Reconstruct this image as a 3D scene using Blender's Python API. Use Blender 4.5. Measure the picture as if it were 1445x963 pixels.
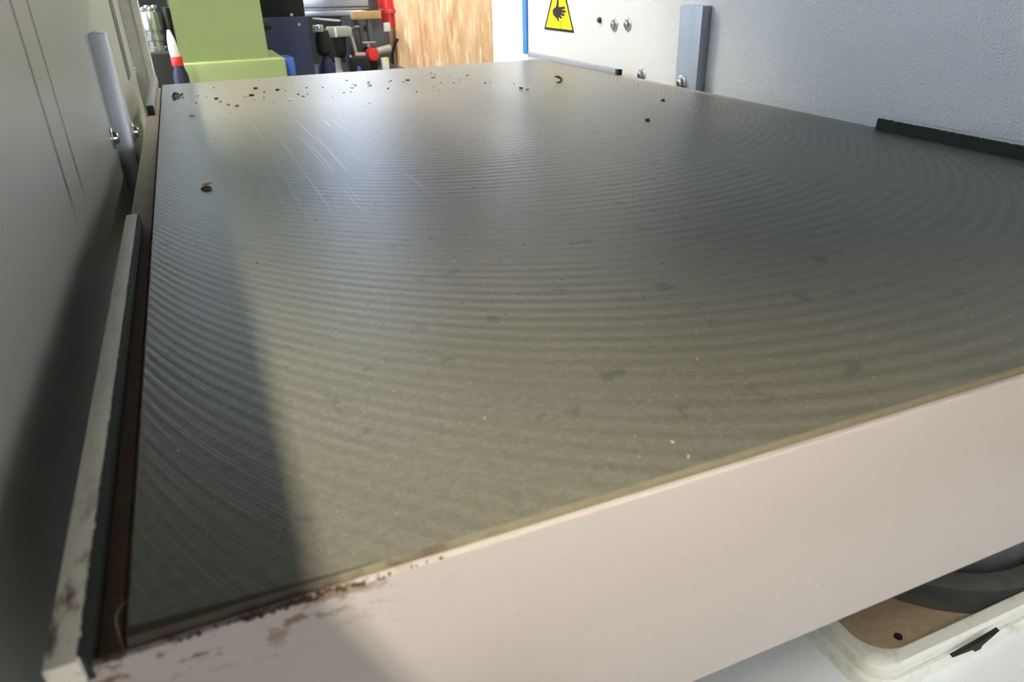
import bpy, bmesh, math, random
from mathutils import Vector, Matrix
PI = math.pi
random.seed(7)
for o in list(bpy.data.objects): bpy.data.objects.remove(o, do_unlink=True)
S = bpy.context.scene
COL = S.collection

# ------------------------------------------------------------------ camera
# world: x along the table's front edge, y into the machine, z up; table surface z = 0
cd = bpy.data.cameras.new('camera'); cam = bpy.data.objects.new('camera', cd); COL.objects.link(cam)
RIGHT = Vector((0.92047981, -0.39016203, -0.02214756))
DOWN = Vector((-0.19495095, -0.40933772, -0.89131182))
FWD = Vector((0.3386902, 0.82475222, -0.45284956))
m = Matrix((( RIGHT.x, -DOWN.x, -FWD.x, 0.0331232), (RIGHT.y, -DOWN.y, -FWD.y, -0.1221514),
            (RIGHT.z, -DOWN.z, -FWD.z, 0.1159602), (0, 0, 0, 1)))
cam.matrix_world = m
cd.sensor_width = 36.0; cd.lens = 1022.72 / 1445 * 36.0
cd.clip_start = 0.01; cd.clip_end = 60
cd.dof.use_dof = True; cd.dof.focus_distance = 0.62; cd.dof.aperture_fstop = 22.0
S.camera = cam

# ------------------------------------------------------------------ world, light, exposure
W = bpy.data.worlds.new('overcast_sky'); S.world = W; W.use_nodes = True
bg = W.node_tree.nodes['Background']
bg.inputs[0].default_value = (0.94, 0.97, 1.0, 1); bg.inputs[1].default_value = 8.0
S.view_settings.view_transform = 'Standard'; S.view_settings.look = 'None'
S.view_settings.exposure = 0.12; S.view_settings.gamma = 1.0
S.view_settings.use_curve_mapping = False

def portal(name, loc, rot, sx, sy):
    l = bpy.data.lights.new(name, 'AREA'); l.shape = 'RECTANGLE'; l.size = sx; l.size_y = sy
    l.cycles.is_portal = True
    o = bpy.data.objects.new(name, l); COL.objects.link(o); o.location = loc; o.rotation_euler = rot
    return o
# openings of the workshop through which the sky lights it
WIN = (-1.3, 0.95, 0.32, 1.25)          # invented window in the back wall, above the view: x0, x1, z0, z1
GATE = (1.15, 2.0, -0.62, 0.42)          # open gateway in the back wall
DOOR = (1.0, 3.9, -0.62, 1.00)          # invented wide door in the unseen front wall, lets in front light
YB, YF, XW0, XW1, ZF, ZC = 3.5, -4.0, -3.2, 4.2, -0.62, 2.4
portal('portal', ((WIN[0]+WIN[1])/2, YB+.06, (WIN[2]+WIN[3])/2), (-PI/2, 0, 0), WIN[1]-WIN[0], WIN[3]-WIN[2])
portal('portal', ((GATE[0]+GATE[1])/2, YB+.06, (GATE[2]+GATE[3])/2), (-PI/2, 0, 0), GATE[1]-GATE[0], GATE[3]-GATE[2])
SIDE = (-0.9, 3.4, 0.04, 2.1)           # invented window band in the unseen left wall: y0, y1, z0, z1
portal('portal', (XW0-.06, (SIDE[0]+SIDE[1])/2, (SIDE[2]+SIDE[3])/2), (PI/2, 0, -PI/2), SIDE[1]-SIDE[0], SIDE[3]-SIDE[2])
portal('portal', ((DOOR[0]+DOOR[1])/2, YF-.06, (DOOR[2]+DOOR[3])/2), (PI/2, 0, 0), DOOR[1]-DOOR[0], DOOR[3]-DOOR[2])

# ------------------------------------------------------------------ helpers
def lin(r, g, b):
    f = lambda c: (c/255/12.92) if c/255 <= .04045 else ((c/255+.055)/1.055)**2.4
    return (f(r), f(g), f(b), 1)

class NT:
    def __init__(s, name):
        s.m = bpy.data.materials.new(name); s.m.use_nodes = True
        s.t = s.m.node_tree; s.b = s.t.nodes['Principled BSDF']
        s.tc = None
    def n(s, typ, **kw):
        x = s.t.nodes.new(typ)
        for k, v in kw.items(): setattr(x, k, v)
        return x
    def l(s, a, b): s.t.links.new(a, b)
    def co(s, which='Object'):
        if s.tc is None: s.tc = s.n('ShaderNodeTexCoord')
        return s.tc.outputs[which]
    def math(s, op, a, b=None, c=None, clamp=False):
        x = s.n('ShaderNodeMath', operation=op); x.use_clamp = clamp
        for i, v in enumerate((a, b, c)):
            if v is None: continue
            if isinstance(v, (int, float)): x.inputs[i].default_value = v
            else: s.l(v, x.inputs[i])
        return x.outputs[0]
    def scaled(s, sc, which='Object', rot=(0, 0, 0)):
        mp = s.n('ShaderNodeMapping'); s.l(s.co(which), mp.inputs[0])
        mp.inputs['Scale'].default_value = sc; mp.inputs['Rotation'].default_value = rot
        return mp.outputs[0]
    def noise(s, scale, detail=3, rough=.5, vec=None):
        x = s.n('ShaderNodeTexNoise'); x.inputs['Scale'].default_value = scale
        x.inputs['Detail'].default_value = detail; x.inputs['Roughness'].default_value = rough
        s.l(vec if vec is not None else s.co(), x.inputs['Vector'])
        return x.outputs[0]
    def ramp(s, v, stops):
        x = s.n('ShaderNodeValToRGB'); s.l(v, x.inputs[0])
        e = x.color_ramp.elements
        while len(e) < len(stops): e.new(.5)
        for i, (p, c) in enumerate(stops): e[i].position = p; e[i].color = c if len(c) == 4 else (*c, 1)
        return x.outputs[0]
    def band(s, v, lo, hi):   # smoothstep 0..1
        x = s.n('ShaderNodeMapRange'); x.interpolation_type = 'SMOOTHSTEP'
        s.l(v, x.inputs[0]); x.inputs[1].default_value = lo; x.inputs[2].default_value = hi
        return x.outputs[0]
    def mix(s, f, a, b):
        x = s.n('ShaderNodeMix', data_type='RGBA')
        for k, v in ((0, f), (6, a), (7, b)):
            if isinstance(v, (int, float, tuple)): x.inputs[k].default_value = v
            else: s.l(v, x.inputs[k])
        return x.outputs[2]
    def bump(s, h, strength, dist):
        x = s.n('ShaderNodeBump'); s.l(h, x.inputs['Height'])
        x.inputs['Strength'].default_value = strength; x.inputs['Distance'].default_value = dist
        s.l(x.outputs[0], s.b.inputs['Normal'])
    def set(s, **kw):
        for k, v in kw.items():
            i = s.b.inputs[k.replace('_', ' ')]
            if isinstance(v, (int, float, tuple)): i.default_value = v
            else: s.l(v, i)
        return s

def plain(name, col, rough=.5, metal=0.0, var=.12, scale=40, bumpd=0, **kw):
    t = NT(name)
    nz = t.noise(scale, 4, .6)
    c2 = tuple(x*(1-var*2.2) for x in col[:3]) + (1,)
    t.set(Base_Color=t.mix(nz, col, c2), Roughness=rough, Metallic=metal, **kw)
    if bumpd: t.bump(t.noise(scale*6, 2), .5, bumpd)
    return t.m

M = {}
# ---- milled cast iron of the planer table
t = NT('milled_cast_iron')
sx = t.n('ShaderNodeSeparateXYZ'); t.l(t.co(), sx.inputs[0])
wob = t.math('MULTIPLY', t.math('SUBTRACT', t.noise(5, 2), .5), .006)
u = t.math('SUBTRACT', sx.outputs[0], .262)
r = t.math('SQRT', t.math('MAXIMUM', t.math('SUBTRACT', .278*.278, t.math('MULTIPLY', u, u)), 0.0004))
tt = t.math('ADD', t.math('SUBTRACT', sx.outputs[1], r), wob)      # the cutter's leading edge swept along y
tt = t.math('ADD', t.math('ADD', sx.outputs[1], wob), t.math('MULTIPLY', r, 1.0))
w1 = t.math('SINE', t.math('MULTIPLY', tt, 2*PI/.0092))
w2 = t.math('SINE', t.math('MULTIPLY', tt, 2*PI/.00235))
cv = t.n('ShaderNodeCombineXYZ'); t.l(tt, cv.inputs[0])
t.l(t.math('MULTIPLY', sx.outputs[0], .06), cv.inputs[1])
streak = t.noise(420, 3, .6, cv.outputs[0])
patch = t.noise(7, 3)
amp = t.band(patch, .30, .62)
hgt = t.math('ADD', t.math('MULTIPLY', t.math('MULTIPLY', w1, amp), .55), t.math('ADD', t.math('MULTIPLY', w2, .12), t.math('MULTIPLY', streak, 1.2)))
grain = t.noise(2600, 2, .6)
hgt = t.math('ADD', hgt, t.math('MULTIPLY', grain, .8))
blot = t.noise(60, 4, .6); fine = t.noise(900, 2, .7)
wv = t.math('MULTIPLY_ADD', t.math('MULTIPLY', w1, amp), .24, .42)
wv = t.math('ADD', wv, t.math('MULTIPLY', t.math('SUBTRACT', streak, .5), .7), clamp=True)
c = t.mix(wv, lin(110, 106, 92), lin(150, 145, 131))
c = t.mix(t.band(fine, .50, .78), c, lin(106, 101, 88))
mott = t.noise(330, 4, .7)
c = t.mix(t.math('MULTIPLY', t.band(mott, .40, .62), .30), c, lin(96, 94, 84))
c = t.mix(t.math('MULTIPLY', t.band(blot, .60, .70), .5), c, lin(74, 73, 74))
wedge = t.math('MULTIPLY', t.math('SUBTRACT', .055, sx.outputs[0]), .055)     # dried dirt along the front edge near the corner
dirt = t.band(t.math('SUBTRACT', t.math('ADD', wedge, .0022), sx.outputs[1]), -.0002, .0005)
dirt = t.math('MULTIPLY', dirt, t.band(sx.outputs[0], .056, .048))
c = t.mix(dirt, c, lin(70, 62, 54))
# long straight scratches along the feed
sc = t.noise(1.0, 1, .5, t.scaled((520, 3.6, 1), rot=(0, 0, -.02)))
zx = t.band(t.math('ABSOLUTE', t.math('SUBTRACT', sx.outputs[0], .115)), .06, .03)
zy = t.band(t.math('ABSOLUTE', t.math('SUBTRACT', sx.outputs[1], .43)), .19, .10)
zone = t.math('MULTIPLY', t.math('MULTIPLY', zx, zy), t.band(sc, .62, .70))
c = t.mix(t.math('MULTIPLY', zone, .4), c, lin(205, 206, 208))
t.set(Base_Color=c, Metallic=.26, Roughness=t.math('MULTIPLY_ADD', fine, .14, .30))
t.bump(hgt, .50, .0002)
M['iron'] = t.m
t = NT('rusty_edge')
s_ = t.n('ShaderNodeSeparateXYZ'); t.l(t.co(), s_.inputs[0])
c = t.mix(t.noise(160, 4, .6), lin(142, 134, 108), lin(108, 98, 78))
f = t.math('MAXIMUM', t.band(s_.outputs[0], .05, .03), t.math('MULTIPLY', t.band(s_.outputs[0], .10, .05), t.band(t.noise(90, 3), .45, .6)))
t.set(Base_Color=t.mix(f, c, lin(84, 72, 60)), Roughness=.55, Metallic=.2); M['chamfer'] = t.m

# ---- warm white orange-peel paint of the table casting
def paint(name, col, rough=.28, peel=.00012, scale=260, grime=None, spec=.5, pimples=0):
    t = NT(name)
    n1 = t.noise(6, 3)
    c = t.mix(n1, col, tuple(x*.93 for x in col[:3]) + (1,))
    spk = t.noise(420, 2, .7)
    c = t.mix(t.math('MULTIPLY', t.band(spk, .70, .76), .5), c, tuple(x*.45 for x in col[:3]) + (1,))
    if grime: c = grime(t, c)
    t.set(Base_Color=c, Roughness=rough, Specular_IOR_Level=spec)
    h_ = t.noise(scale, 2, .5)
    if pimples:      # sparse hard specks in the structure paint that catch the lamps
        vo = t.n('ShaderNodeTexVoronoi'); vo.inputs['Scale'].default_value = 330; t.l(t.co(), vo.inputs['Vector'])
        h_ = t.math('ADD', h_, t.math('MULTIPLY', t.band(vo.outputs['Distance'], .34, .0), pimples))
    t.bump(h_, .45, peel)
    return t.m
def apron_grime(t, c):
    s_ = t.n('ShaderNodeSeparateXYZ'); t.l(t.co(), s_.inputs[0])
    top = t.band(s_.outputs[2], -.016, -.003)
    left = t.band(s_.outputs[0], .075, .02)
    nz = t.noise(130, 4, .65, t.scaled((1, 1, 2.0)))
    f = t.math('MULTIPLY', t.math('MULTIPLY', top, left), t.band(nz, .52, .60))
    c = t.mix(f, c, lin(122, 92, 66))
    f2 = t.math('MULTIPLY', t.band(t.noise(45, 3), .62, .75), left)
    return t.mix(t.math('MULTIPLY', f2, .5), c, lin(170, 120, 125))
M['apron'] = paint('warm_white_paint', lin(190, 180, 174), .30, .00014, 300, apron_grime)
def bar_grime(t, c):
    s_ = t.n('ShaderNodeSeparateXYZ'); t.l(t.co(), s_.inputs[0])
    near = t.band(s_.outputs[1], .07, .004)
    f = t.math('MULTIPLY', t.math('MULTIPLY_ADD', near, .85, .12), t.band(t.noise(150, 4, .6, t.scaled((1, .35, 1))), .47, .62))
    return t.mix(f, c, lin(96, 70, 50))
M['bar'] = paint('stained_cream_paint', lin(238, 230, 214), .55, .0001, 500, bar_grime)
M['farbar'] = plain('grey_bar_paint', lin(168, 170, 176), .5, .2, .12, 120)
M['rubber'] = plain('dusty_black_rubber', lin(50, 51, 43), .85, 0, .25, 300, .0003)
M['dustfloor'] = plain('brown_packed_dust', lin(140, 114, 88), .95, 0, .25, 260, .0004)
M['flange'] = plain('grey_painted_flange', lin(214, 212, 198), .6, 0, .15, 120)

t = NT('dusty_ledge_paint')
s_ = t.n('ShaderNodeSeparateXYZ'); t.l(t.co(), s_.inputs[0])
yy_ = t.math('ADD', s_.outputs[1], t.math('MULTIPLY', t.noise(40, 3), .03))
c = t.mix(t.noise(260, 4, .6), lin(142, 114, 86), lin(92, 74, 58))
c = t.mix(t.band(yy_, .29, .325), c, t.mix(t.noise(90, 3), lin(188, 182, 168), lin(150, 144, 130)))
t.set(Base_Color=c, Roughness=.9); t.bump(t.noise(900, 2), .5, .0003); M['ledge'] = t.m
# ---- side panels: pale grey structure paint
def panel_marks(t, c):
    s_ = t.n('ShaderNodeSeparateXYZ'); t.l(t.co(), s_.inputs[0])
    wig = t.math('MULTIPLY', t.math('SUBTRACT', t.noise(60, 2), .5), .0016)
    y = t.math('ADD', s_.outputs[1], wig)
    f = None
    for yc, w in ((.289, .0042), (.333, .0042)):
        d = t.math('ABSOLUTE', t.math('SUBTRACT', y, yc))
        g = t.band(d, w, w*.45)
        f = g if f is None else t.math('MAXIMUM', f, g)
    f = t.math('MULTIPLY', f, t.band(s_.outputs[2], .004, .03))
    f = t.math('MULTIPLY', f, t.math('MULTIPLY_ADD', t.noise(160, 3, .7), .7, .55, clamp=True))
    return t.mix(f, c, lin(74, 44, 28))
M['panel_l'] = paint('scuffed_grey_paint', lin(186, 188, 180), .30, .0005, 330, panel_marks)
M['panel_r'] = paint('pale_grey_paint', lin(224, 223, 216), .13, .0020, 620, spec=.9, pimples=.8)
M['steel'] = plain('ground_steel', lin(176, 182, 188), .42, .6, .10, 220, .00003)
M['zinc'] = plain('zinc_plated_steel', lin(206, 208, 205), .22, .9, .08, 400)
M['darksteel'] = plain('dark_steel', lin(60, 62, 64), .35, .8, .15, 90)
M['black'] = plain('black_plastic', lin(15, 15, 16), .8, 0, .2, 80)
M['darkgrey'] = plain('dark_grey_metal', lin(84, 86, 88), .45, .4, .15, 80)
M['blueedge'] = plain('blue_enamel', lin(84, 150, 220), .4, 0, .08, 60)
M['yellow'] = plain('yellow_sign_film', lin(244, 226, 20), .4, 0, .04, 60)
M['signblack'] = plain('sign_black_print', lin(30, 30, 30), .5, 0, .05, 60)
M['head'] = plain('grey_machine_paint', lin(52, 52, 54), .6, 0, .1, 20)
M['base'] = paint('cool_white_paint', lin(226, 232, 244), .4, .0001, 260)
def rim_grime(t, c):
    f = t.math('MULTIPLY', t.band(t.noise(70, 5, .65), .50, .72), .45)
    return t.mix(f, c, lin(160, 148, 134))
M['rim'] = paint('worn_white_rim_paint', lin(222, 224, 222), .4, .0001, 260, rim_grime)
M['pit'] = plain('brown_dusty_pit', lin(186, 166, 140), .9, 0, .22, 180, .0003)
M['bellows'] = plain('grey_cover_rings', lin(120, 122, 126), .24, .4, .22, 120)
M['green'] = plain('pale_green_enamel', lin(132, 148, 94), .45, 0, .06, 12)
M['navy'] = plain('navy_blue_enamel', lin(20, 32, 66), .7, 0, .12, 20)
M['blue'] = plain('bright_blue_plastic', lin(40, 78, 160), .4, 0, .08, 30)
M['red'] = plain('red_plastic', lin(214, 44, 40), .35, 0, .08, 30)
M['pink'] = plain('pinkish_red_plastic', lin(226, 66, 70), .35, 0, .08, 30)
M['darkplastic'] = plain('dark_blue_plastic', lin(30, 36, 58), .4, 0, .1, 30)
M['white'] = plain('white_plastic', lin(232, 232, 226), .4, 0, .04, 30)
M['alu'] = plain('brushed_aluminium', lin(196, 198, 202), .35, .75, .08, 60)
M['greypl'] = plain('beige_grey_casting', lin(170, 168, 156), .5, .1, .12, 50)
M['wood'] = plain('pine_wood', lin(206, 164, 112), .6, 0, .15, 30)
M['cable'] = plain('grey_cable', lin(70, 70, 70), .5, 0, .1, 60)
M['chip'] = plain('tan_wood', lin(186, 158, 112), .8, 0, .25, 900)
M['chipdark'] = plain('dark_brown_wood', lin(92, 70, 50), .85, 0, .25, 900)
M['chippale'] = plain('pale_wood', lin(226, 214, 180), .8, 0, .15, 900)
M['wallp'] = plain('dull_wall_plaster', lin(150, 146, 138), .9, 0, .1, 3)
M['walldark'] = plain('dark_back_wall', lin(96, 94, 92), .9, 0, .15, 3)
M['concrete'] = plain('grey_concrete', lin(120, 118, 114), .8, 0, .2, 4)
M['paving'] = plain('bright_yard_paving', lin(212, 208, 200), .9, 0, .1, 3)
M['ceil'] = plain('ceiling_boards', lin(170, 166, 158), .9, 0, .1, 3)
M['frame'] = plain('white_window_frame', lin(220, 220, 216), .5, 0, .05, 20)
# OSB
t = NT('strand_board')
v1 = t.scaled((22, 22, 5.0)); a = t.noise(1.6, 4, .6, v1)
v2 = t.scaled((60, 60, 7.0), rot=(0, .22, 0)); b2 = t.noise(1.0, 2, .5, v2)
v3 = t.scaled((34, 34, 4.0), rot=(0, -.15, 0)); b3 = t.noise(1.0, 2, .5, v3)
c = t.ramp(a, [(.32, lin(214, 166, 122)), (.5, lin(228, 192, 150)), (.66, lin(240, 214, 180))])
c = t.mix(t.math('MULTIPLY', t.band(b2, .56, .64), .75), c, lin(255, 240, 212))
c = t.mix(t.math('MULTIPLY', t.band(b3, .60, .68), .6), c, lin(200, 138, 84))
t.set(Base_Color=c, Roughness=.55); t.bump(b2, .3, .001); M['osb'] = t.m
# glowing tubes of the added fixtures
for k_, col_, st_ in (('tube_warm', (1.0, .94, .78, 1), 250.0), ('tube_white', (1.0, .95, .86, 1), 380.0), ('tube_dim', (1.0, .94, .82, 1), 130.0)):
    t = NT('lit_fluorescent_' + k_); t.set(Base_Color=(1, 1, 1, 1), Emission_Color=col_, Emission_Strength=st_); M[k_] = t.m
# glass of the invented windows, tinted to turn their light bluish
t = NT('blue_tinted_window_glass')
tr = t.n('ShaderNodeBsdfTransparent'); tr.inputs[0].default_value = (.82, .89, 1.0, 1); gl = t.n('ShaderNodeBsdfGlossy'); gl.inputs['Roughness'].default_value = .03
mx = t.n('ShaderNodeMixShader'); mx.inputs[0].default_value = .06
t.l(tr.outputs[0], mx.inputs[1]); t.l(gl.outputs[0], mx.inputs[2])
t.l(mx.outputs[0], t.t.nodes['Material Output'].inputs[0]); M['glass'] = t.m

# ---- geometry helpers: all coordinates in world metres
def bm_box(bm, lo, hi, bevel=0, seg=2):
    g = bmesh.ops.create_cube(bm, size=1)
    vs = g['verts']
    for v in vs:
        v.co = Vector([lo[i] + (v.co[i]+.5)*(hi[i]-lo[i]) for i in range(3)])
    if bevel:
        es = list({e for v in vs for e in v.link_edges})
        bmesh.ops.bevel(bm, geom=es, offset=bevel, segments=seg, affect='EDGES', profile=.5)
def bm_cyl(bm, p0, p1, r0, r1=None, seg=24, caps=True):
    r1 = r0 if r1 is None else r1
    p0, p1 = Vector(p0), Vector(p1); d = (p1-p0).normalized()
    a = d.orthogonal().normalized(); b = d.cross(a)
    A = [bm.verts.new(p0 + r0*(math.cos(q)*a + math.sin(q)*b)) for q in [2*PI*i/seg for i in range(seg)]]
    B = [bm.verts.new(p1 + r1*(math.cos(q)*a + math.sin(q)*b)) for q in [2*PI*i/seg for i in range(seg)]]
    for i in range(seg): bm.faces.new((A[i], A[(i+1) % seg], B[(i+1) % seg], B[i]))
    if caps: bm.faces.new(A[::-1]); bm.faces.new(B)
def bm_lathe(bm, base, axis, prof, seg=32):
    """prof: list of (radius, distance along axis)"""
    base = Vector(base); d = Vector(axis).normalized(); a = d.orthogonal().normalized(); b = d.cross(a)
    rings = []
    for (r, h) in prof:
        if r < 1e-6: rings.append([bm.verts.new(base + d*h)])
        else: rings.append([bm.verts.new(base + d*h + r*(math.cos(2*PI*i/seg)*a + math.sin(2*PI*i/seg)*b)) for i in range(seg)])
    for A, B in zip(rings, rings[1:]):
        for i in range(seg):
            j = (i+1) % seg
            if len(A) == 1 and len(B) == 1: continue
            if len(A) == 1: bm.faces.new((A[0], B[j], B[i]))
            elif len(B) == 1: bm.faces.new((A[i], A[j], B[0]))
            else: bm.faces.new((A[i], A[j], B[j], B[i]))
    if len(rings[0]) > 1: bm.faces.new(rings[0][::-1])
    if len(rings[-1]) > 1: bm.faces.new(rings[-1])
def bm_tube(bm, pts, r, seg=10):
    pts = [Vector(q) for q in pts]; prev = None
    up = Vector((.13, .27, .95))
    for i, q in enumerate(pts):
        d = (pts[min(i+1, len(pts)-1)] - pts[max(i-1, 0)]).normalized()
        a = d.cross(up).normalized(); b = d.cross(a)
        ri = r[i] if isinstance(r, (list, tuple)) else r
        ring = [bm.verts.new(q + ri*(math.cos(2*PI*k/seg)*a + math.sin(2*PI*k/seg)*b)) for k in range(seg)]
        if prev:
            for k in range(seg): bm.faces.new((prev[k], prev[(k+1) % seg], ring[(k+1) % seg], ring[k]))
        else: bm.faces.new(ring[::-1])
        prev = ring
    bm.faces.new(prev)
def bm_prism(bm, pts, vec):
    """closed polygon (3-D points) extruded by vec"""
    vec = Vector(vec); A = [bm.verts.new(p) for p in pts]; B = [bm.verts.new(Vector(p)+vec) for p in pts]
    n = len(pts)
    bm.faces.new(A[::-1]); bm.faces.new(B)
    for i in range(n): bm.faces.new((A[i], A[(i+1) % n], B[(i+1) % n], B[i]))
def smooth_path(pts, n=8):
    pts = [Vector(p) for p in pts]; P = [pts[0]] + pts + [pts[-1]]; out = []
    for i in range(1, len(P)-2):
        for k in range(n):
            s = k/n
            out.append(.5*((2*P[i]) + (P[i+1]-P[i-1])*s + (2*P[i-1]-5*P[i]+4*P[i+1]-P[i+2])*s*s + (3*P[i]-P[i-1]-3*P[i+1]+P[i+2])*s**3))
    out.append(pts[-1]); return out
def obj(name, bm, mat, parent=None, smooth=False, label=None, origin=None):
    bmesh.ops.recalc_face_normals(bm, faces=bm.faces)
    me = bpy.data.meshes.new(name); bm.to_mesh(me); bm.free()
    o = bpy.data.objects.new(name, me); COL.objects.link(o)
    me.materials.append(M[mat] if isinstance(mat, str) else mat)
    if smooth:
        me.polygons.foreach_set('use_smooth', [True]*len(me.polygons))
        me.set_sharp_from_angle(angle=math.radians(38))
    if origin is not None:
        me.transform(Matrix.Translation(-Vector(origin))); o.location = origin
    if parent is not None:
        o.parent = parent; o.matrix_parent_inverse = world_of(parent).inverted()
    if label: o['label'] = label
    return o
def world_of(o):
    w = Matrix.Translation(o.location) @ o.rotation_euler.to_matrix().to_4x4()
    if o.parent is not None: w = world_of(o.parent) @ o.matrix_parent_inverse @ w
    return w
def tag(o, label, cat, group=None):
    o['label'] = label; o['category'] = cat
    if group: o['group'] = group
    return o
def thing(name, label, cat, loc, group=None):
    o = bpy.data.objects.new(name, None); COL.objects.link(o); o.location = loc
    o.empty_display_size = .05
    return tag(o, label, cat, group)
def box(name, lo, hi, mat, parent=None, bevel=0, label=None, seg=2, smooth=True):
    bm = bmesh.new(); bm_box(bm, lo, hi, bevel, seg); return obj(name, bm, mat, parent, bool(bevel) and smooth, label)
def cyl(name, p0, p1, r0, mat, parent=None, r1=None, seg=24, label=None):
    bm = bmesh.new(); bm_cyl(bm, p0, p1, r0, r1, seg); return obj(name, bm, mat, parent, True, label)
def lathe(name, base, axis, prof, mat, parent=None, seg=32, label=None):
    bm = bmesh.new(); bm_lathe(bm, base, axis, prof, seg); return obj(name, bm, mat, parent, True, label)
def struct(o): o['kind'] = 'structure'; return o

# ------------------------------------------------------------------ the workshop hall
struct(box('floor', (XW0-.2, YF-.2, ZF-.1), (XW1+.2, YB+.2, ZF), 'concrete'))
struct(box('ceiling', (XW0-.2, YF-.2, ZC), (XW1+.2, YB+.2, ZC+.1), 'ceil'))
bm = bmesh.new()
for lo, hi in (((XW0-.15, YF, ZF), (XW0, YB, SIDE[2])), ((XW0-.15, YF, SIDE[3]), (XW0, YB, ZC)),
               ((XW0-.15, YF, SIDE[2]), (XW0, SIDE[0], SIDE[3])), ((XW0-.15, SIDE[1], SIDE[2]), (XW0, YB, SIDE[3]))): bm_box(bm, lo, hi)
struct(obj('wall_left', bm, 'wallp'))
struct(box('wall_right', (XW1, YF, ZF), (XW1+.15, YB, ZC), 'wallp'))
def wall_with_holes(name, y0, y1, holes, mat):
    xs = sorted({XW0-.15, XW1+.15, *[h[0] for h in holes], *[h[1] for h in holes]})
    bm = bmesh.new()
    for a, b in zip(xs, xs[1:]):
        h = [q for q in holes if q[0] <= a and q[1] >= b]
        if not h: bm_box(bm, (a, y0, ZF), (b, y1, ZC)); continue
        h = h[0]
        if h[2] > ZF+.001: bm_box(bm, (a, y0, ZF), (b, y1, h[2]))
        bm_box(bm, (a, y0, h[3]), (b, y1, ZC))
    bmesh.ops.remove_doubles(bm, verts=bm.verts, dist=1e-4)
    return struct(obj(name, bm, mat))
wall_with_holes('wall_back', YB, YB+.15, [WIN, GATE], 'walldark')
wall_with_holes('wall_front', YF-.15, YF, [DOOR], 'wallp')
struct(box('ground', (-12, YB+.15, ZF-.12), (14, 22, ZF-.02), 'paving'))
struct(box('ground', (-12, -22, ZF-.12), (14, YF-.15, ZF-.02), 'paving'))
# invented window in the back wall: frame, mullions, panes
bm = bmesh.new(); x0, x1, z0, z1 = WIN
for lo, hi in (((x0, YB+.04, z0), (x1, YB+.1, z0+.05)), ((x0, YB+.04, z1-.05), (x1, YB+.1, z1)),
               ((x0, YB+.04, z0+.05), (x0+.05, YB+.1, z1-.05)), ((x1-.05, YB+.04, z0+.05), (x1, YB+.1, z1-.05))):
    bm_box(bm, lo, hi)
wf = struct(obj('added_window_1', bm, 'frame'))
NP = 4; pw = (x1-x0-.1)/NP
for k in range(NP):
    a = x0+.05+k*pw
    if k: box('mullion', (a-.02, YB+.045, z0+.05), (a+.02, YB+.095, z1-.05), 'frame', wf)
    box('pane', (a+(.02 if k else 0), YB+.067, z0+.05), (a+pw-(.02 if k < NP-1 else 0), YB+.073, z1-.05), 'glass', wf)

bm = bmesh.new(); y0, y1, z0, z1 = SIDE; xa, xb = XW0-.1, XW0-.04  # invented window in the left wall, gives side light
for lo, hi in (((xa, y0, z0), (xb, y1, z0+.05)), ((xa, y0, z1-.05), (xb, y1, z1)), ((xa, y0, z0+.05), (xb, y0+.05, z1-.05)), ((xa, y1-.05, z0+.05), (xb, y1, z1-.05))):
    bm_box(bm, lo, hi)
wf = struct(obj('added_window_2', bm, 'frame')); NP = 5; pw = (y1-y0-.1)/NP
for k in range(NP):
    a = y0+.05+k*pw
    if k: box('mullion', (xa+.005, a-.02, z0+.05), (xb-.005, a+.02, z1-.05), 'frame', wf)
    box('pane', (xa+.027, a+(.02 if k else 0), z0+.05), (xa+.033, a+pw-(.02 if k < NP-1 else 0), z1-.05), 'glass', wf)

# unseen ceiling lights, invented to light the scene: two bare tubes along the feed
fz = 1.62
def fixture(fx, yc, label, tmat):
    ft = thing('added_fluorescent_fixture', label, 'lamp', (fx, yc, fz))
    box('housing', (fx-.07, yc-.65, fz+.035), (fx+.07, yc+.65, fz+.085), 'white', ft, .004)
    for s in (-1, 1):
        cyl('tube', (fx+s*.019, yc-.6, fz), (fx+s*.019, yc+.6, fz), .016, tmat, ft)
        for yy in (yc-.615, yc+.615): box('socket', (fx+s*.019-.0175, yy-.012, fz-.02), (fx+s*.019+.0175, yy+.012, fz+.036), 'white', ft)
    for yy in (yc-.5, yc+.5): cyl('suspension_rod', (fx, yy, fz+.085), (fx, yy, ZC), .004, 'darksteel', ft, seg=8)
fixture(-.66, -.6, 'unseen added twin tube fluorescent fixture hanging in front of the planing machine', 'tube_warm')
fixture(-.66, 1.9, 'unseen added twin tube fluorescent fixture hanging above the green machine', 'tube_white')
fixture(1.35, 1.9, 'unseen twin tube fluorescent fixture added to brighten the strand board', 'tube_dim')  # extra lamp, put in to brighten the board

# ------------------------------------------------------------------ planing machine: frame with side panels
XL, XR = -.033, .552
PL = thing('thickness_planer', 'pale grey planing machine frame with tall side panels around the table', 'machine', (.26, .45, ZF))
def side_panel(xi, sgn, mat, label, zt, yf):
    """xi inner face; the panel goes outward along sgn; lower in front of the cutter head"""
    pts = [(xi, yf, ZF+.02), (xi, 1.045, ZF+.02), (xi, 1.045, zt), (xi, yf, zt)]
    bm = bmesh.new(); bm_prism(bm, pts, (sgn*.012, 0, 0)); return obj('side_panel', bm, mat, PL, label=label)
pl = side_panel(XL, -1, 'panel_l', 'scuffed grey side panel with two brown score lines', .165, -.40)
pr = side_panel(XR, 1, 'panel_r', 'pale grey side panel with warning sign', .42, -.03)
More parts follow.
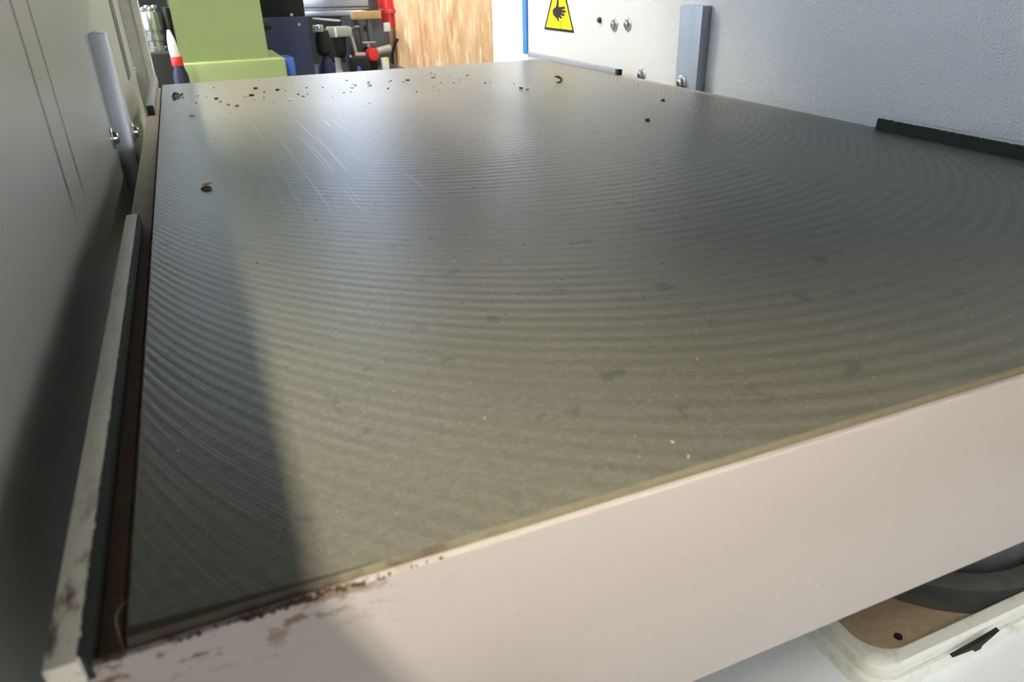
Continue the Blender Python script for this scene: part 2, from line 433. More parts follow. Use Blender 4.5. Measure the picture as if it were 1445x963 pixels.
# inward flange closing the far end of the scuffed panel, and a dark slot strip before it
box('end_flange', (XL-.012, 1.040, ZF+.02), (-.0105, 1.075, .165), 'flange', PL, .002)
box('flange_lip', (-.0185, 1.036, -.40), (-.0165, 1.0395, .165), 'flange', PL)
box('slot_strip', (XL-.001, .872, .014), (XL+.0006, .925, .15), 'darkgrey', pl)
# blue edge strip on the far end of the other panel
box('edge_strip', (XR-.003, 1.040, -.004), (XR+.013, 1.058, .42), 'blueedge', PL, .001, label='blue enamel edge strip')
# guide bars
def bolt(parent, c, ax, r, washer=True, hx=True, mat='zinc'):
    """socket-head bolt with washer, standing out along ax"""
    c = Vector(c); ax = Vector(ax)
    b = lathe('bolt', c, ax, [(r*.62, 0), (r*.62, r*.30), (r*.52, r*.52), (r*.30, r*.60), (r*.28, r*.30), (0, r*.28)], mat, parent, 20)
    if washer: lathe('washer', c, ax, [(r, 0), (r, r*.14), (r*.9, r*.2), (r*.60, r*.2), (r*.60, 0)], mat, parent, 24)
for xi, s in ((XL, 1), (XR, -1)):
    g = box('guide_bar', (min(xi-s*.001, xi+s*.012), .566, -.34), (max(xi-s*.001, xi+s*.012), .606, .081), 'steel', PL, .0008)
    bolt(g, (xi+s*.012, .592, .0015), (s, 0, 0), .0085)
    bolt(g, (xi+s*.012, .586, -.20), (s, 0, 0), .0085)
    bolt(PL, (xi, .694 if s < 0 else .542, -.001 if s < 0 else .006), (s, 0, 0), .0085)
bolt(PL, (XR, .804, .0575), (-1, 0, 0), .0062, False, mat='darkgrey')
bolt(PL, (XR, .766, .0535), (-1, 0, 0), .0078)
bolt(PL, (XR, .733, .0555), (-1, 0, 0), .0078)
bolt(PL, (XL, 1.012, .014), (1, 0, 0), .004, False)
for yy in (.20, .66): box('head_post', (XL-.045, yy, .05), (XL-.0125, yy+.05, .3400), 'head', PL, .003)
# unseen, invented cutter head: housing with front edge slanted to shape its shadow, feed rollers, cutter block
bm = bmesh.new(); zh = .3402
bm_prism(bm, [(-.12, .073, zh), (-.09, .042, zh), (0, -.066, zh), (.08, -.141, zh), (.231, -.192, zh), (XR-.001, -.192, zh), (XR-.001, .80, zh), (-.12, .80, zh)], (0, 0, .14))
obj('added_head_housing', bm, 'head', PL)
for yy in (.30, .60): cyl('feed_roller', (XL+.001, yy, .325), (XR-.001, yy, .325), .030, 'darksteel', PL)
cyl('cutter_block', (XL+.001, .45, .330), (XR-.001, .45, .330), .045, 'darksteel', PL)

# warning sign: yellow triangle, black border, crushed hand
def on_panel(y, z, d=0): return (XR-d, y, z)
# the sign is read from inside the machine: its left is the far end (+y)
sy, sz, sw, sh = .9275, .0375, .100, .0866
tri = lambda k, dz=0: [(sy+sw/2*k, sz+dz), (sy-sw/2*k, sz+dz), (sy, sz+dz+sh*k)]
bm = bmesh.new(); bm_prism(bm, [on_panel(a, b) for a, b in tri(1)], (-.0005, 0, 0))
sg = obj('warning_sign', bm, 'yellow', PL, label='yellow triangular crushing hazard sign')
bm = bmesh.new(); o3, i3 = tri(1), tri(.88, sh*.12/3)
for k in range(3):
    q = [o3[k], o3[(k+1) % 3], i3[(k+1) % 3], i3[k]]
    bm_prism(bm, [on_panel(a, b, .0005) for a, b in q], (-.0003, 0, 0))
obj('border', bm, 'signblack', sg)
hand = [(.30, .60), (.36, .66), (.45, .70), (.50, .80), (.52, .93), (.58, .95), (.60, .84), (.59, .72), (.66, .72), (.88, .74), (.90, .69), (.88, .67), (.70, .64),
        (.90, .63), (.93, .585), (.90, .55), (.70, .56), (.86, .52), (.88, .475), (.84, .45), (.66, .48), (.76, .42), (.76, .385), (.72, .37), (.58, .42),
        (.62, .33), (.58, .27), (.52, .36), (.42, .42), (.33, .47)]
bm = bmesh.new()
hs = .040
bm_prism(bm, [on_panel(sy + (.6-a)*.070 , .0625 + (b-.55)*.046, .0005) for a, b in hand], (-.0003, 0, 0))
obj('hand_symbol', bm, 'signblack', sg)
for a, b, rr in ((.70, .27, .0011), (.66, .19, .0012), (.74, .16, .0009), (.70, .09, .0011), (.80, .33, .0009)):
    bm = bmesh.new(); bm_cyl(bm, on_panel(sy+(.6-a)*.070, .0625+(b-.55)*.046, .0005), on_panel(sy+(.6-a)*.070, .0625+(b-.55)*.046, .0008), rr, seg=10)
    obj('splinter_mark', bm, 'signblack', sg)

# base below the table: cover plate with a raised rim round an opening
ZB = -.213
ox0, ox1, oy0, oy1 = .2855, .545, .0315, .50
def rrect(x0, x1, y0, y1, r, n=8):
    out = []
    for cx, cy, a0 in ((x1-r, y1-r, 0), (x0+r, y1-r, PI/2), (x0+r, y0+r, PI), (x1-r, y0+r, 3*PI/2)):
        for k in range(n+1):
            a = a0 + PI/2*k/n; out.append((cx+r*math.cos(a), cy+r*math.sin(a)))
    return out
def ring_loft(name, levels, mat, parent):
    """levels: list of (polyline, z) with equal point counts"""
    bm = bmesh.new(); prev = None
    for pts, z in levels:
        cur = [bm.verts.new((a, b, z)) for a, b in pts]
        if prev:
            n = len(cur)
            for i in range(n): bm.faces.new((prev[i], prev[(i+1) % n], cur[(i+1) % n], cur[i]))
        prev = cur
    return obj(name, bm, mat, parent, True)
rr = lambda d, r: rrect(ox0+d, ox1-d, oy0+d, oy1-d, r)
ring_loft('opening_rim', [(rr(-.0005, .016), ZB-.001), (rr(.0005, .016), ZB+.0065), (rr(.0018, .0155), ZB+.0075), (rr(.0026, .015), ZB+.0065), (rr(.0034, .015), ZB+.0068),
                          (rr(.0040, .0155), ZB+.0125), (rr(.0055, .0155), ZB+.0140), (rr(.0115, .0175), ZB+.0140), (rr(.0125, .018), ZB+.0130), (rr(.0130, .018), ZB-.022)], 'rim', PL)
box('pit_floor', (ox0+.0005, oy0+.0005, ZB-.03), (ox1-.0005, oy1-.0005, ZB-.0105), 'pit', PL)
# cover plate as a frame around the opening
bm = bmesh.new()
for lo, hi in (((XL+.0005, -.16, ZB-.012), (XR-.0005, oy0, ZB)), ((XL+.0005, oy1, ZB-.012), (XR-.0005, .92, ZB)),
               ((XL+.0005, oy0, ZB-.012), (ox0, oy1, ZB)), ((ox1, oy0, ZB-.012), (XR-.0005, oy1, ZB))):
    bm_box(bm, lo, hi)
# corner fillets between the square hole and the rounded rim
R_ = .0155
for cx, cy, qx, qy, a0 in ((ox1-R_, oy1-R_, ox1, oy1, 0), (ox0+R_, oy1-R_, ox0, oy1, PI/2), (ox0+R_, oy0+R_, ox0, oy0, PI), (ox1-R_, oy0+R_, ox1, oy0, 3*PI/2)):
    arc = [(cx+R_*math.cos(a0+PI/2*k/8), cy+R_*math.sin(a0+PI/2*k/8)) for k in range(9)]
    for p, q in zip(arc, arc[1:]): bm_prism(bm, [(qx, qy, ZB-.010), (p[0], p[1], ZB-.010), (q[0], q[1], ZB-.010)], (0, 0, .010))
obj('cover_plate', bm, 'base', PL)
box('base_cabinet', (XL+.001, -.15, ZF+.001), (XR-.001, .95, ZB-.031), 'base', PL, .004)
# torn dark notch in the rim
bm = bmesh.new(); bm_prism(bm, [(.338, .0310, ZB+.0080), (.352, .0308, ZB+.0098), (.372, .0312, ZB+.0118), (.364, .0310, ZB+.0078), (.3605, .0308, ZB+.0062), (.3595, .0306, ZB+.0042), (.3550, .0306, ZB+.0044), (.3545, .0308, ZB+.0064)], (0, .0022, .0004))
obj('rim_notch', bm, 'black', PL, label='dark torn notch in the rim')
lathe('plug_screw', (.340, .062, ZB-.0106), (0, 0, 1), [(.0024, 0), (.0022, .0010), (.0012, .0014), (0, .0015)], 'black', PL, 16)
# telescopic cover rings round the lifting spindle
ls = thing('lifting_spindle', 'dark grey telescopic cover rings of the spindle under the table', 'spindle', (.432, .135, ZB-.0104))
lc = (.432, .135, ZB-.0104)
lathe('cover_ring', lc, (0, 0, 1), [(.088, 0), (.088, .010), (.0855, .0155), (.080, .018), (.0745, .0185), (.0745, .0)], 'bellows', ls, 56)
lathe('cover_ring', lc, (0, 0, 1), [(.072, 0.0), (.072, .036), (.0695, .041), (.064, .043), (.060, .043), (.060, .0)], 'bellows', ls, 56)
lathe('cover_ring', lc, (0, 0, 1), [(.057, 0), (.057, .062), (.0545, .067), (.049, .069), (.045, .069), (.045, 0)], 'bellows', ls, 56)
cyl('spindle', lc, (lc[0], lc[1], -.0825), .030, 'darksteel', ls)

# ------------------------------------------------------------------ planer table
TW, TL = .52, .934
TB = thing('planer_table', 'milled cast iron planer table with a cream painted front edge', 'table', (.26, .47, -.082))
bm = bmesh.new()   # plate with chamfered front edge
bm_prism(bm, [(0, .0020, 0), (0, TL, 0), (0, TL, -.03), (0, .0008, -.03), (0, .0008, -.0014)], (TW, 0, 0))
tp = obj('table_top', bm, 'iron', TB, label='grey milled iron surface with curved cutter marks')
tp.data.materials.append(M['chamfer'])
for f in tp.data.polygons:
    if f.normal.y < -.3 and f.normal.z > .3: f.material_index = 1
bm = bmesh.new(); bm_box(bm, (-.0133, -.0016, -.0822), (TW+.0107, .0007, -.0012), .0006, 2)
obj('apron', bm, 'apron', TB, True, label='cream painted front face')
box('casting', (-.0133, .0008, -.080), (TW+.0107, TL-.001, -.0302), 'flange', TB)
for s in (0, 1):
    def mx(a): return a if s == 0 else TW - a
    def bx(name, a0, a1, y0, y1, z0, z1, mat, parent=TB, bev=0, label=None):
        return box(name, (min(mx(a0), mx(a1)), y0, z0), (max(mx(a0), mx(a1)), y1, z1), mat, parent, bev, label)
    xo, xi, zl = (-.0133, -.0072, -.0034) if s == 0 else (-.0165, -.0052, -.0012)      # bar's outer and inner side, ledge height
    bx('side_ledge', -.0133, -.0020, .0008, TL, -.0300, zl, 'ledge', label='dusty ledge beside the iron surface')
    bx('ledge_groove', -.0019, -.0002, .0008, TL, -.0300, zl-.0006, 'dustfloor', label='brown dust filled groove')
    for y0, y1, zt, near in ((-.0040, .312 if s == 0 else .308, .0036 if s == 0 else .0080, True), (.715, .985, .0060, False)):
        if not near: xo, xi = -.0122, -.0060
        b = bx('seal_bar', xo, xi, y0, y1, zl+.0001, zt, 'bar' if near else 'farbar', TB, .0007)
        if near: bx('bar_end', xo, xi, y0, -.0017, -.060, zl, 'apron', b, .0007)
        if not near:
            bx('end_pad', xo-.0001, xi+.0002, y0-.006, y0-.0002, zl+.0001, zt-.0003, 'rubber', b, label='black rubber end pad'); continue
        # black rubber wiper with a frayed upper edge along the bar's inner side
        bm = bmesh.new(); n = 300; random.seed(3+s)
        ya, yb = y0+.0016, y1-.001
        ys = [ya+(yb-ya)*k/n for k in range(n+1)]
        H = [zt - .0002 + random.uniform(-.0003, .0001) for k in range(n+1)]
        L0 = [bm.verts.new((mx(xi-.0001), y, zl+.0001)) for y in ys]
        L1 = [bm.verts.new((mx(xi+.0012 + random.uniform(-.0001, .0001)), y, zl+.0001)) for y in ys]
        U0 = [bm.verts.new((mx(xi-.0002 + random.uniform(-.00016, .00005)), y, h+.0003)) for y, h in zip(ys, H)]
        U1 = [bm.verts.new((mx(xi+.0007 + random.uniform(-.0001, .0001)), y, h-.0007)) for y, h in zip(ys, H)]
        for k in range(n):
            bm.faces.new((L1[k], L1[k+1], U1[k+1], U1[k])); bm.faces.new((U1[k], U1[k+1], U0[k+1], U0[k]))
            bm.faces.new((L0[k+1], L0[k], U0[k], U0[k+1])); bm.faces.new((L0[k], L0[k+1], L1[k+1], L1[k]))
        for k in (0, n): bm.faces.new((L0[k], L1[k], U1[k], U0[k]))
        obj('wiper', bm, 'rubber', b, label='frayed black rubber wiper')

# ------------------------------------------------------------------ wood chips and dust on the table
def shard(name, c, size, mat, label, group=None, rz=0, n=7, seed=1, flat=.35, cat='wood chip'):
    """irregular splinter: a jittered, tapered slab"""
    rnd = random.Random(seed); bm = bmesh.new()
    lx, ly, lz = size
    top, bot = [], []
    for k in range(n):
        a = 2*PI*k/n + rnd.uniform(-.25, .25); q = rnd.uniform(.65, 1.0)
        x, y = lx/2*q*math.cos(a), ly/2*q*math.sin(a)
        bot.append(bm.verts.new((x, y, 0))); top.append(bm.verts.new((x*rnd.uniform(.6, .95), y*rnd.uniform(.6, .95), lz*rnd.uniform(.5, 1))))
    bm.faces.new(bot[::-1]); bm.faces.new(top)
    for k in range(n): bm.faces.new((bot[k], bot[(k+1) % n], top[(k+1) % n], top[k]))
    o = obj(name, bm, mat); o.location = c; o.rotation_euler = (0, 0, rz)
    if label: tag(o, label, cat, group)
    return o
rnd = random.Random(11)
shard('wood_chip', (.0292, .364, .00015), (.0105, .0070, .0022), 'chipdark', 'small dark rectangular chip lying alone near the rubber-edged side of the table', rz=.35, n=5, seed=4)
o = shard('wood_chip', (.0296, .3655, .0023), (.0090, .0040, .0008), 'chip', 'thin tan splinter lying on top of the lone dark chip', rz=.3, n=6, seed=5)
# curled shaving by the far seal bar
bm = bmesh.new(); pts = []
for k in range(15):
    a = -2.2 + k*.32; pts.append((.0052*math.cos(a)*(1-.02*k), .0052*math.sin(a)*.7, .0024 + .0022*math.sin(a*.9)+.0001*k))
bm_tube(bm, pts, [.0006+.0010*math.sin(PI*k/14) for k in range(15)], 6)
o = obj('wood_shaving', bm, 'chipdark', smooth=True); o.location = (.430, .683, .0006)
tag(o, 'small brown curled shaving on the table near the grey far seal bar', 'wood shaving')
for (x, y, mt, lb) in ((.458, .5055, 'chipdark', 'dark crumb on the table close to the bolted steel guide bar'),
                       (.388, .4230, 'chipdark', 'single dark crumb on the bare iron in front of the bright bar reflection')):
    shard('wood_crumb', (x, y, .0001), (.0050, .0042, .0022), mt, lb, rz=rnd.uniform(0, 6), seed=rnd.randint(0, 999))
shard('wood_chip', (.0865, .7685, .0001), (.0120, .0060, .0020), 'chippale', 'pale yellowish chip with a dark end near the far table edge', rz=.5, n=6, seed=21)
shard('wood_chip', (.0930, .7700, .0001), (.0080, .0060, .0024), 'chipdark', 'dark chip touching the pale yellowish chip near the far edge', rz=.2, n=6, seed=22)
# heap of dark crumbs in the far corner
for k in range(26):
    a = rnd.uniform(0, 2*PI); q = abs(rnd.gauss(0, .5))
    x, y = .0170 + .0075*q*math.cos(a), .803 + .034*q*math.sin(a)
    s = rnd.uniform(.0022, .0050)
    dk = rnd.random() < .75
    shard('wood_crumb', (x, y, .0001 + (rnd.uniform(0, .0022) if q < .5 else 0)), (s, s*rnd.uniform(.7, 1.4), s*.7), 'chipdark' if dk else 'chip',
          ('dark brown' if dk else 'lighter tan') + ' crumb in the small heap at the far table corner', ('dark' if dk else 'tan') + ' crumbs heaped in the far corner', rnd.uniform(0, 6), seed=rnd.randint(0, 9999))
far = [(.1027, .8256), (.1085, .7888), (.1246, .7983), (.1436, .7303), (.1267, .7119), (.065, .7116), (.0288, .661), (.2334, .8069), (.2805, .7994), (.3161, .8079),
       (.229, .7804), (.3734, .6616), (.375, .6477), (.3603, .8038), (.3555, .7283), (.0555, .765), (.0590, .740), (.072, .700)]
far += [(rnd.uniform(.03, .40), rnd.gauss(.765, .05)) for k in range(46)]
for i, (x, y) in enumerate(far):
    big = i < 18
    s = rnd.uniform(.0035, .0055) if big else rnd.uniform(.0012, .0028)
    mt = rnd.choice(['chip', 'chip', 'chipdark', 'chippale'] if big else ['chip', 'chipdark', 'chipdark'])
    tone = {'chip': 'tan', 'chipdark': 'dark brown', 'chippale': 'cream coloured'}[mt]
    size = 'larger' if big else 'tiny'
    shard('wood_crumb', (x, min(y, .92), .0001), (s*rnd.uniform(1, 1.9), s, s*.45), mt,
          f'{size} {tone} crumb strewn across the bright far end of the table', f'{size} {tone} crumbs over the far end', rnd.uniform(0, 6), seed=rnd.randint(0, 9999))
near = [(.1062, .1595, 'chippale'), (.0102, .0668, 'chippale'), (.0868, .0424, 'chip'), (.0885, .044, 'chip'), (.0931, .0464, 'chippale'), (.1344, .0696, 'chip'), (.1356, .0060, 'chippale'),
        (.0776, .0140, 'chip'), (.0829, .0110, 'chip'), (.1356, .0133, 'chippale'), (.1162, .0140, 'chip'), (.045, .212, 'chipdark'), (.20, .14, 'chip'), (.17, .05, 'chippale'), (.23, .06, 'chip')]
for x, y, mt in near:
    s = rnd.uniform(.0006, .0011)
    tone = {'chip': 'tan', 'chipdark': 'dark', 'chippale': 'whitish'}[mt]
    shard('wood_crumb', (x, y, .0001), (s*rnd.uniform(1, 2.2), s*.7, s*.5), mt, f'tiny {tone} crumb on the iron near the cream front edge', f'tiny {tone} crumbs near the front edge',
          rnd.uniform(0, 6), seed=rnd.randint(0, 9999))
# fine sawdust: uncountable specks
def specks(name, n, fn, mat, label):
    verts, faces = [], []
    for k in range(n):
        x, y, z, s = fn(); a = rnd.uniform(0, PI); c_, s_ = math.cos(a)*s, math.sin(a)*s; e = rnd.uniform(.4, 1)
        b = len(verts)
        verts += [(x-c_, y-s_, z), (x+s_*e, y-c_*e, z), (x+c_, y+s_, z), (x-s_*e, y+c_*e, z), (x, y, z+s*.8)]
        faces += [(b, b+1, b+4), (b+1, b+2, b+4), (b+2, b+3, b+4), (b+3, b, b+4), (b+3, b+2, b+1, b)]
    me = bpy.data.meshes.new(name); me.from_pydata(verts, [], faces); me.materials.append(M[mat])
    o = bpy.data.objects.new(name, me); COL.objects.link(o); o['kind'] = 'stuff'; return tag(o, label, 'sawdust')
specks('sawdust', 900, lambda: (rnd.uniform(.03, .50), .006+abs(rnd.gauss(0, .13)), .00005, rnd.uniform(.00012, .00032)), 'chippale', 'fine pale sawdust specks scattered over the iron table')
specks('sawdust', 700, lambda: (rnd.uniform(.005, .515), rnd.uniform(.006, .92), .00005, rnd.uniform(.00015, .0004)), 'chipdark', 'fine dark dust specks scattered over the iron table')
def clump():
    x = abs(rnd.gauss(.032, .011)); return (x, -.0018+rnd.uniform(0, .0014)-.0001, -.0013+rnd.uniform(-.0002, .0004), rnd.uniform(.0003, .0009))
specks('sawdust', 160, clump, 'chipdark', 'brown dust clinging to the upper corner of the cream front face')
specks('sawdust', 500, lambda: (rnd.uniform(-.0018, -.0004), rnd.uniform(.002, .6), -.0040, rnd.uniform(.0002, .0004)), 'chip', 'tan sawdust lying in the groove beside the table')
bm = bmesh.new(); bm_tube(bm, smooth_path([(-.0014, .0150, -.0020), (-.0022, .0118, -.0010), (-.0026, .0090, -.0012), (-.0020, .0055, -.0030), (-.0012, .0020, -.0035)]), .00018, 6)
tag(obj('wood_fibre', bm, 'chippale', smooth=True), 'thin pale curved wood fibre in the groove at the front corner', 'wood fibre')

# ------------------------------------------------------------------ background of the workshop
# pale green machine stand
GS = thing('green_machine', 'pale green machine column on a wider base behind the planer', 'machine', (.14, 2.05, ZF))
box('base', (.019, 1.90, ZF), (.265, 2.17, -.062), 'green', GS, .006)
bm = bmesh.new()
bm_prism(bm, [(.0225, 1.925, -.0621), (.228, 1.925, -.0621), (.226, 1.925, 1.0), (.0215, 1.925, 1.0)], (0, .23, 0))
obj('column', bm, 'green', GS)
cyl('locking_knob', (.227, 1.945, .012), (.246, 1.945, .012), .011, 'black', GS)
cyl('knob_pin', (.246, 1.945, .012), (.252, 1.945, .012), .005, 'darksteel', GS)
box('switch_box', (.2655, 1.93, -.30), (.2900, 2.03, -.066), 'blue', GS, .003, label='bright blue box on the side of the green base')
# navy machine behind it
NM = thing('navy_machine', 'navy blue machine cabinet with a black upper half', 'machine', (.32, 2.35, ZF))
box('cabinet', (.240, 2.20, ZF), (.3790, 2.46, .019), 'navy', NM, .004)
box('upper_cabinet', (.246, 2.205, .0192), (.3740, 2.455, .62), 'black', NM, .004)
for x, z in ((.352, -.002), (.335, .024)): cyl('screw', (x, 2.199, z), (x, 2.2045, z), .004, 'wood', NM, seg=10)
# bench that carries the clutter
BN = thing('low_bench', 'low dark workbench behind the planer holding tools', 'bench', (.56, 2.6, ZF))
box('bench_top', (.385, 2.36, -.205), (.742, 2.86, -.175), 'darkgrey', BN, .003)
for x in (.40, .70):
    for y in (2.38, 2.81): box('leg', (x, y, ZF), (x+.03, y+.03, -.2055), 'darkgrey', BN)
box('back_board', (.385, 2.862, ZF), (.742, 2.875, .20), 'black', BN)
# aluminium rail pair with end cap resting on a batten
ra = math.radians(-38)
def rot_box(name, c, size, rz, mat, parent, bevel=.002, tilt=0):
    bm = bmesh.new(); h = [q/2 for q in size]; bm_box(bm, [-q for q in h], h, bevel)
    bmesh.ops.transform(bm, matrix=Matrix.Translation(c) @ Matrix.Rotation(rz, 4, 'Z') @ Matrix.Rotation(tilt, 4, 'Y'), verts=bm.verts)
    return obj(name, bm, mat, parent, True)
AR = thing('aluminium_fence', 'silver aluminium double rail leaning over the cluttered bench', 'rail', (.52, 2.62, -.175))
rz = math.radians(-28); ti = math.radians(0)
rot_box('upper_rail', (.515, 2.63, .038), (.30, .040, .040), rz, 'alu', AR)
rot_box('lower_rail', (.505, 2.62, .008), (.27, .052, .016), rz, 'alu', AR)
rot_box('groove', (.511, 2.607, .026), (.295, .004, .005), rz, 'darkgrey', AR, .0005)
rot_box('end_cap', (.652, 2.556, .036), (.016, .046, .052), rz, 'darkgrey', AR)
for q in (-.10, .10): rot_box('foot', (.505+q*math.cos(rz), 2.63+q*math.sin(rz), -.0875), (.022, .03, .1745), rz, 'darkgrey', AR)
tag(rot_box('wooden_batten', (.618, 2.520, .0015), (.095, .04, .024), math.radians(6), 'wood', None), 'short light wooden batten propped beside the silver rail', 'wood')
tag(rot_box('batten_support', (.628, 2.523, -.0925), (.02, .02, .163), 0, 'darkgrey', None), 'dark upright post carrying the wooden batten', 'post')
tag(rot_box('steel_strip', (.478, 2.475, -.006), (.088, .014, .006), math.radians(-9), 'alu', None, tilt=.10), 'thin bright steel strip lying above the black lever', 'steel strip')
# router motor: grey head, black body, grey spindle
RT = thing('router_motor', 'grey and black upright router motor on a pale spindle', 'power tool', (.516, 2.50, -.175))
box('motor_head', (.480, 2.47, -.060), (.556, 2.53, -.029), 'greypl', RT, .006)
box('cooling_rib', (.497, 2.466, -.060), (.505, 2.471, -.030), 'white', RT, .002)
lathe('motor_body', (.514, 2.50, -.124), (0, 0, 1), [(.014, 0), (.020, .006), (.022, .02), (.024, .0645)], 'black', RT)
lathe('spindle', (.504, 2.50, -.1748), (0, 0, 1), [(.018, 0), (.012, .006), (.010, .02), (.011, .051)], 'greypl', RT)
cyl('side_rod', (.553, 2.478, -.060), (.564, 2.474, -.118), .0055, 'greypl', RT)
bm = bmesh.new(); bm_tube(bm, smooth_path([(.556, 2.50, -.042), (.580, 2.50, -.034), (.592, 2.505, -.052), (.594, 2.51, -.174)]), .006, 8)
obj('bracket', bm, 'darkgrey', RT, True)
LV = thing('black_lever', 'black lever handle with a shiny silver end on the bench', 'lever', (.44, 2.45, -.175))
lathe('grip', (.452, 2.45, -.112), (0, 0, 1), [(.010, 0), (.024, .012), (.027, .045), (.022, .075), (.008, .083)], 'black', LV)
lathe('ball', (.441, 2.425, -.034), (0, 0, 1), [(0, 0), (.007, .003), (.009, .009), (.007, .015), (0, .018)], 'zinc', LV, 16)
lathe('stem', (.455, 2.452, -.1748), (0, 0, 1), [(.030, 0), (.026, .03), (.012, .062)], 'navy', LV)
rot_box('clamp_block', (.441, 2.432, -.028), (.030, .022, .020), .2, 'greypl', LV, .003)
# red hand knob on a pale pipe, with dark valve body
VK = thing('red_valve', 'round red hand knob on a pale pipe among the dark clutter', 'valve', (.62, 2.49, -.175))
lathe('knob', (.613, 2.468, -.118), (.25, -1, .05), [(.018, -.006), (.022, -.003), (.022, .010), (.018, .016), (0, .017)], 'red', VK, 28)
cyl('pipe', (.622, 2.505, -.117), (.690, 2.515, -.106), .013, 'greypl', VK)
box('valve_body', (.592, 2.484, -.1748), (.634, 2.53, -.095), 'black', VK, .004)
box('lever', (.585, 2.468, -.083), (.632, 2.476, -.078), 'greypl', VK, .001)
box('bracket', (.603, 2.474, -.0952), (.611, 2.484, -.0782), 'greypl', VK)
tag(box('small_carton', (.636, 2.43, -.1748), (.660, 2.452, -.128), 'white', None, .001), 'small white box with a yellow corner below the red knob', 'box')
cb = bpy.data.objects['small_carton']; box('yellow_label', (.648, 2.4293, -.142), (.659, 2.4299, -.129), 'yellow', cb)
DM = thing('dark_tool_case', 'dark grey tool case standing at the back of the bench', 'case', (.64, 2.75, -.175))
box('case_body', (.585, 2.70, -.1748), (.738, 2.80, -.012), 'darkgrey', DM, .006)
box('case_latch', (.645, 2.695, -.06), (.675, 2.6998, -.04), 'black', DM, .001)
BB = thing('black_tool', 'low black tool body with a blue cap standing for a glint beside the spindle', 'power tool', (.545, 2.42, -.175))
box('body', (.528, 2.40, -.1748), (.590, 2.46, -.118), 'black', BB, .008)
lathe('cap', (.549, 2.394, -.1748), (0, 0, 1), [(.008, 0), (.008, .022), (.004, .030), (0, .031)], 'blue', BB, 16)  # small blue glint, given as a coloured cap
lathe('glint_screw', (.531, 2.43, -.1182), (0, 0, 1), [(.008, 0), (.007, .006), (0, .008)], 'zinc', BB, 16)
tag(rot_box('pink_rag', (.566, 2.43, -.112), (.034, .02, .011), -.3, plain('dusty_pink_cloth', lin(206, 168, 160), .9, 0, .1, 60), None, .004), 'small pale pink rag on the black tool', 'rag')

# red power plug hanging on its cable in front of the strand board
RP = thing('red_power_plug', 'red industrial power plug hanging beside the strand board wall', 'plug', (.71, 2.60, -.05))
lathe('plug_body', (.714, 2.60, -.046), (-.02, 0, 1), [(.021, 0), (.0235, .003), (.0235, .045), (.0265, .047), (.0265, .060), (.0245, .063), (.023, .12), (.018, .15), (.010, .155)], 'red', RP, 32)
lathe('plug_ring', (.7135, 2.60, -.0005), (-.02, 0, 1), [(.0268, 0), (.0285, .002), (.0285, .011), (.0268, .013)], 'pink', RP, 32)
bm = bmesh.new(); bm_tube(bm, smooth_path([(.711, 2.60, .105), (.709, 2.605, .25), (.715, 2.64, .7), (.74, 2.70, 1.3), (.745, 2.745, 2.39)]), .008, 10)
obj('cable', bm, 'cable', RP, True)
box('white_tag', (.688, 2.572, -.056), (.711, 2.5765, -.028), 'white', RP, .001)
box('grip', (.681, 2.585, .022), (.691, 2.615, .09), 'pink', RP, .003)
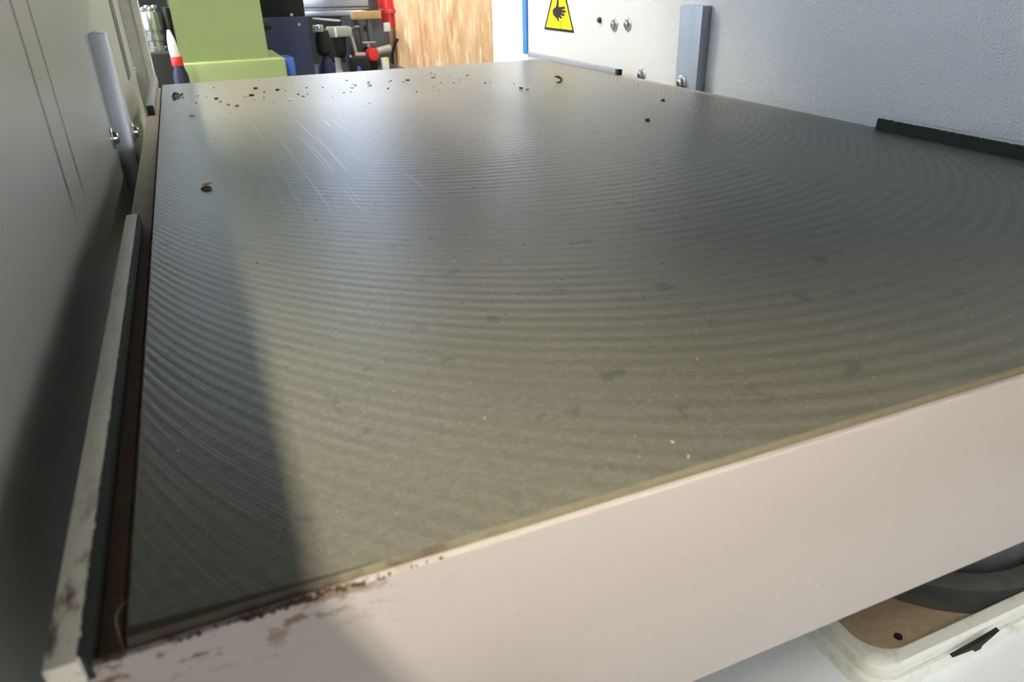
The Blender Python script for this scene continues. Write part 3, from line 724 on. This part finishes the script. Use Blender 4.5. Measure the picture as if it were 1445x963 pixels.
# timber stud and strand board partition
tag(box('timber_stud', (.748, 2.765, ZF), (.7735, 2.84, ZC-.001), 'wood', None, .002), 'narrow orange timber stud at the edge of the strand board', 'timber')
tag(box('strand_board', (.7738, 2.75, ZF), (1.166, 2.768, .22), 'osb', None, .0008), 'upright strand board panel in pale orange wood flakes', 'board')
bm = bmesh.new(); bm_tube(bm, smooth_path([(.778, 2.74, -.095), (.766, 2.738, -.110), (.753, 2.737, -.140), (.750, 2.737, -.185), (.753, 2.738, -.30), (.757, 2.742, ZF+.006), (.70, 2.70, ZF+.006)]), .0055, 8)
tag(obj('black_cable', bm, 'black', smooth=True), 'black cable looping in front of the timber stud', 'cable')

# steel spindle machine in the gap left of the green column
SM = thing('lathe_headstock', 'shiny steel chuck on a black stand beside the green machine', 'machine', (-.03, 2.25, ZF))
box('stand', (-.10, 2.16, ZF), (.010, 2.34, -.055), 'black', SM, .004)
lathe('chuck', (-.032, 2.24, -.0548), (0, 0, 1), [(.026, 0), (.026, .010), (.022, .012), (.022, .026), (.027, .028), (.027, .040), (.022, .042), (.022, .052), (.027, .054), (.027, .094), (.024, .100), (.0, .100)], 'zinc', SM, 40)
for x, y, z in ((-.047, 2.229, .046), (-.029, 2.226, .046), (-.020, 2.246, .050), (-.038, 2.255, .050)):
    lathe('jaw_bolt', (x, y, .0), (0, 0, 1), [(.005, .0453), (.005, z), (.0085, z+.001), (.0085, z+.007), (.006, z+.010), (0, z+.011)], 'zinc', SM, 20)
lathe('tailstock_rod', (.008, 2.25, -.0548), (0, 0, 1), [(.012, 0), (.012, .104), (.010, .108), (0, .109)], 'darksteel', SM, 24)
box('rear_guard', (-.13, 2.345, ZF), (.016, 2.36, .40), 'black', SM, .002)
GB = thing('glue_bottle', 'glue bottle with a white pointed nozzle and a red collar', 'bottle', (.009, 1.75, -.17))
gx, gy = .0125, 1.78
lathe('bottle_body', (gx+.003, gy, -.170), (0, 0, 1), [(.016, 0), (.017, .004), (.017, .095), (.012, .110), (.011, .116)], 'darkplastic', GB, 24)
lathe('collar', (gx+.002, gy, -.0539), (0, 0, 1), [(.0125, 0), (.0125, .017), (.011, .019)], 'red', GB, 24)
lathe('nozzle', (gx+.001, gy, -.0348), (-.06, 0, 1), [(.0105, 0), (.0102, .020), (.0075, .038), (.0045, .050), (.0032, .055), (0, .0555)], 'white', GB, 24)
tag(box('bottle_stand', (-.03, 1.73, ZF), (.0350, 1.83, -.1702), 'black', None, .003), 'narrow black stand carrying the glue bottle', 'stand')
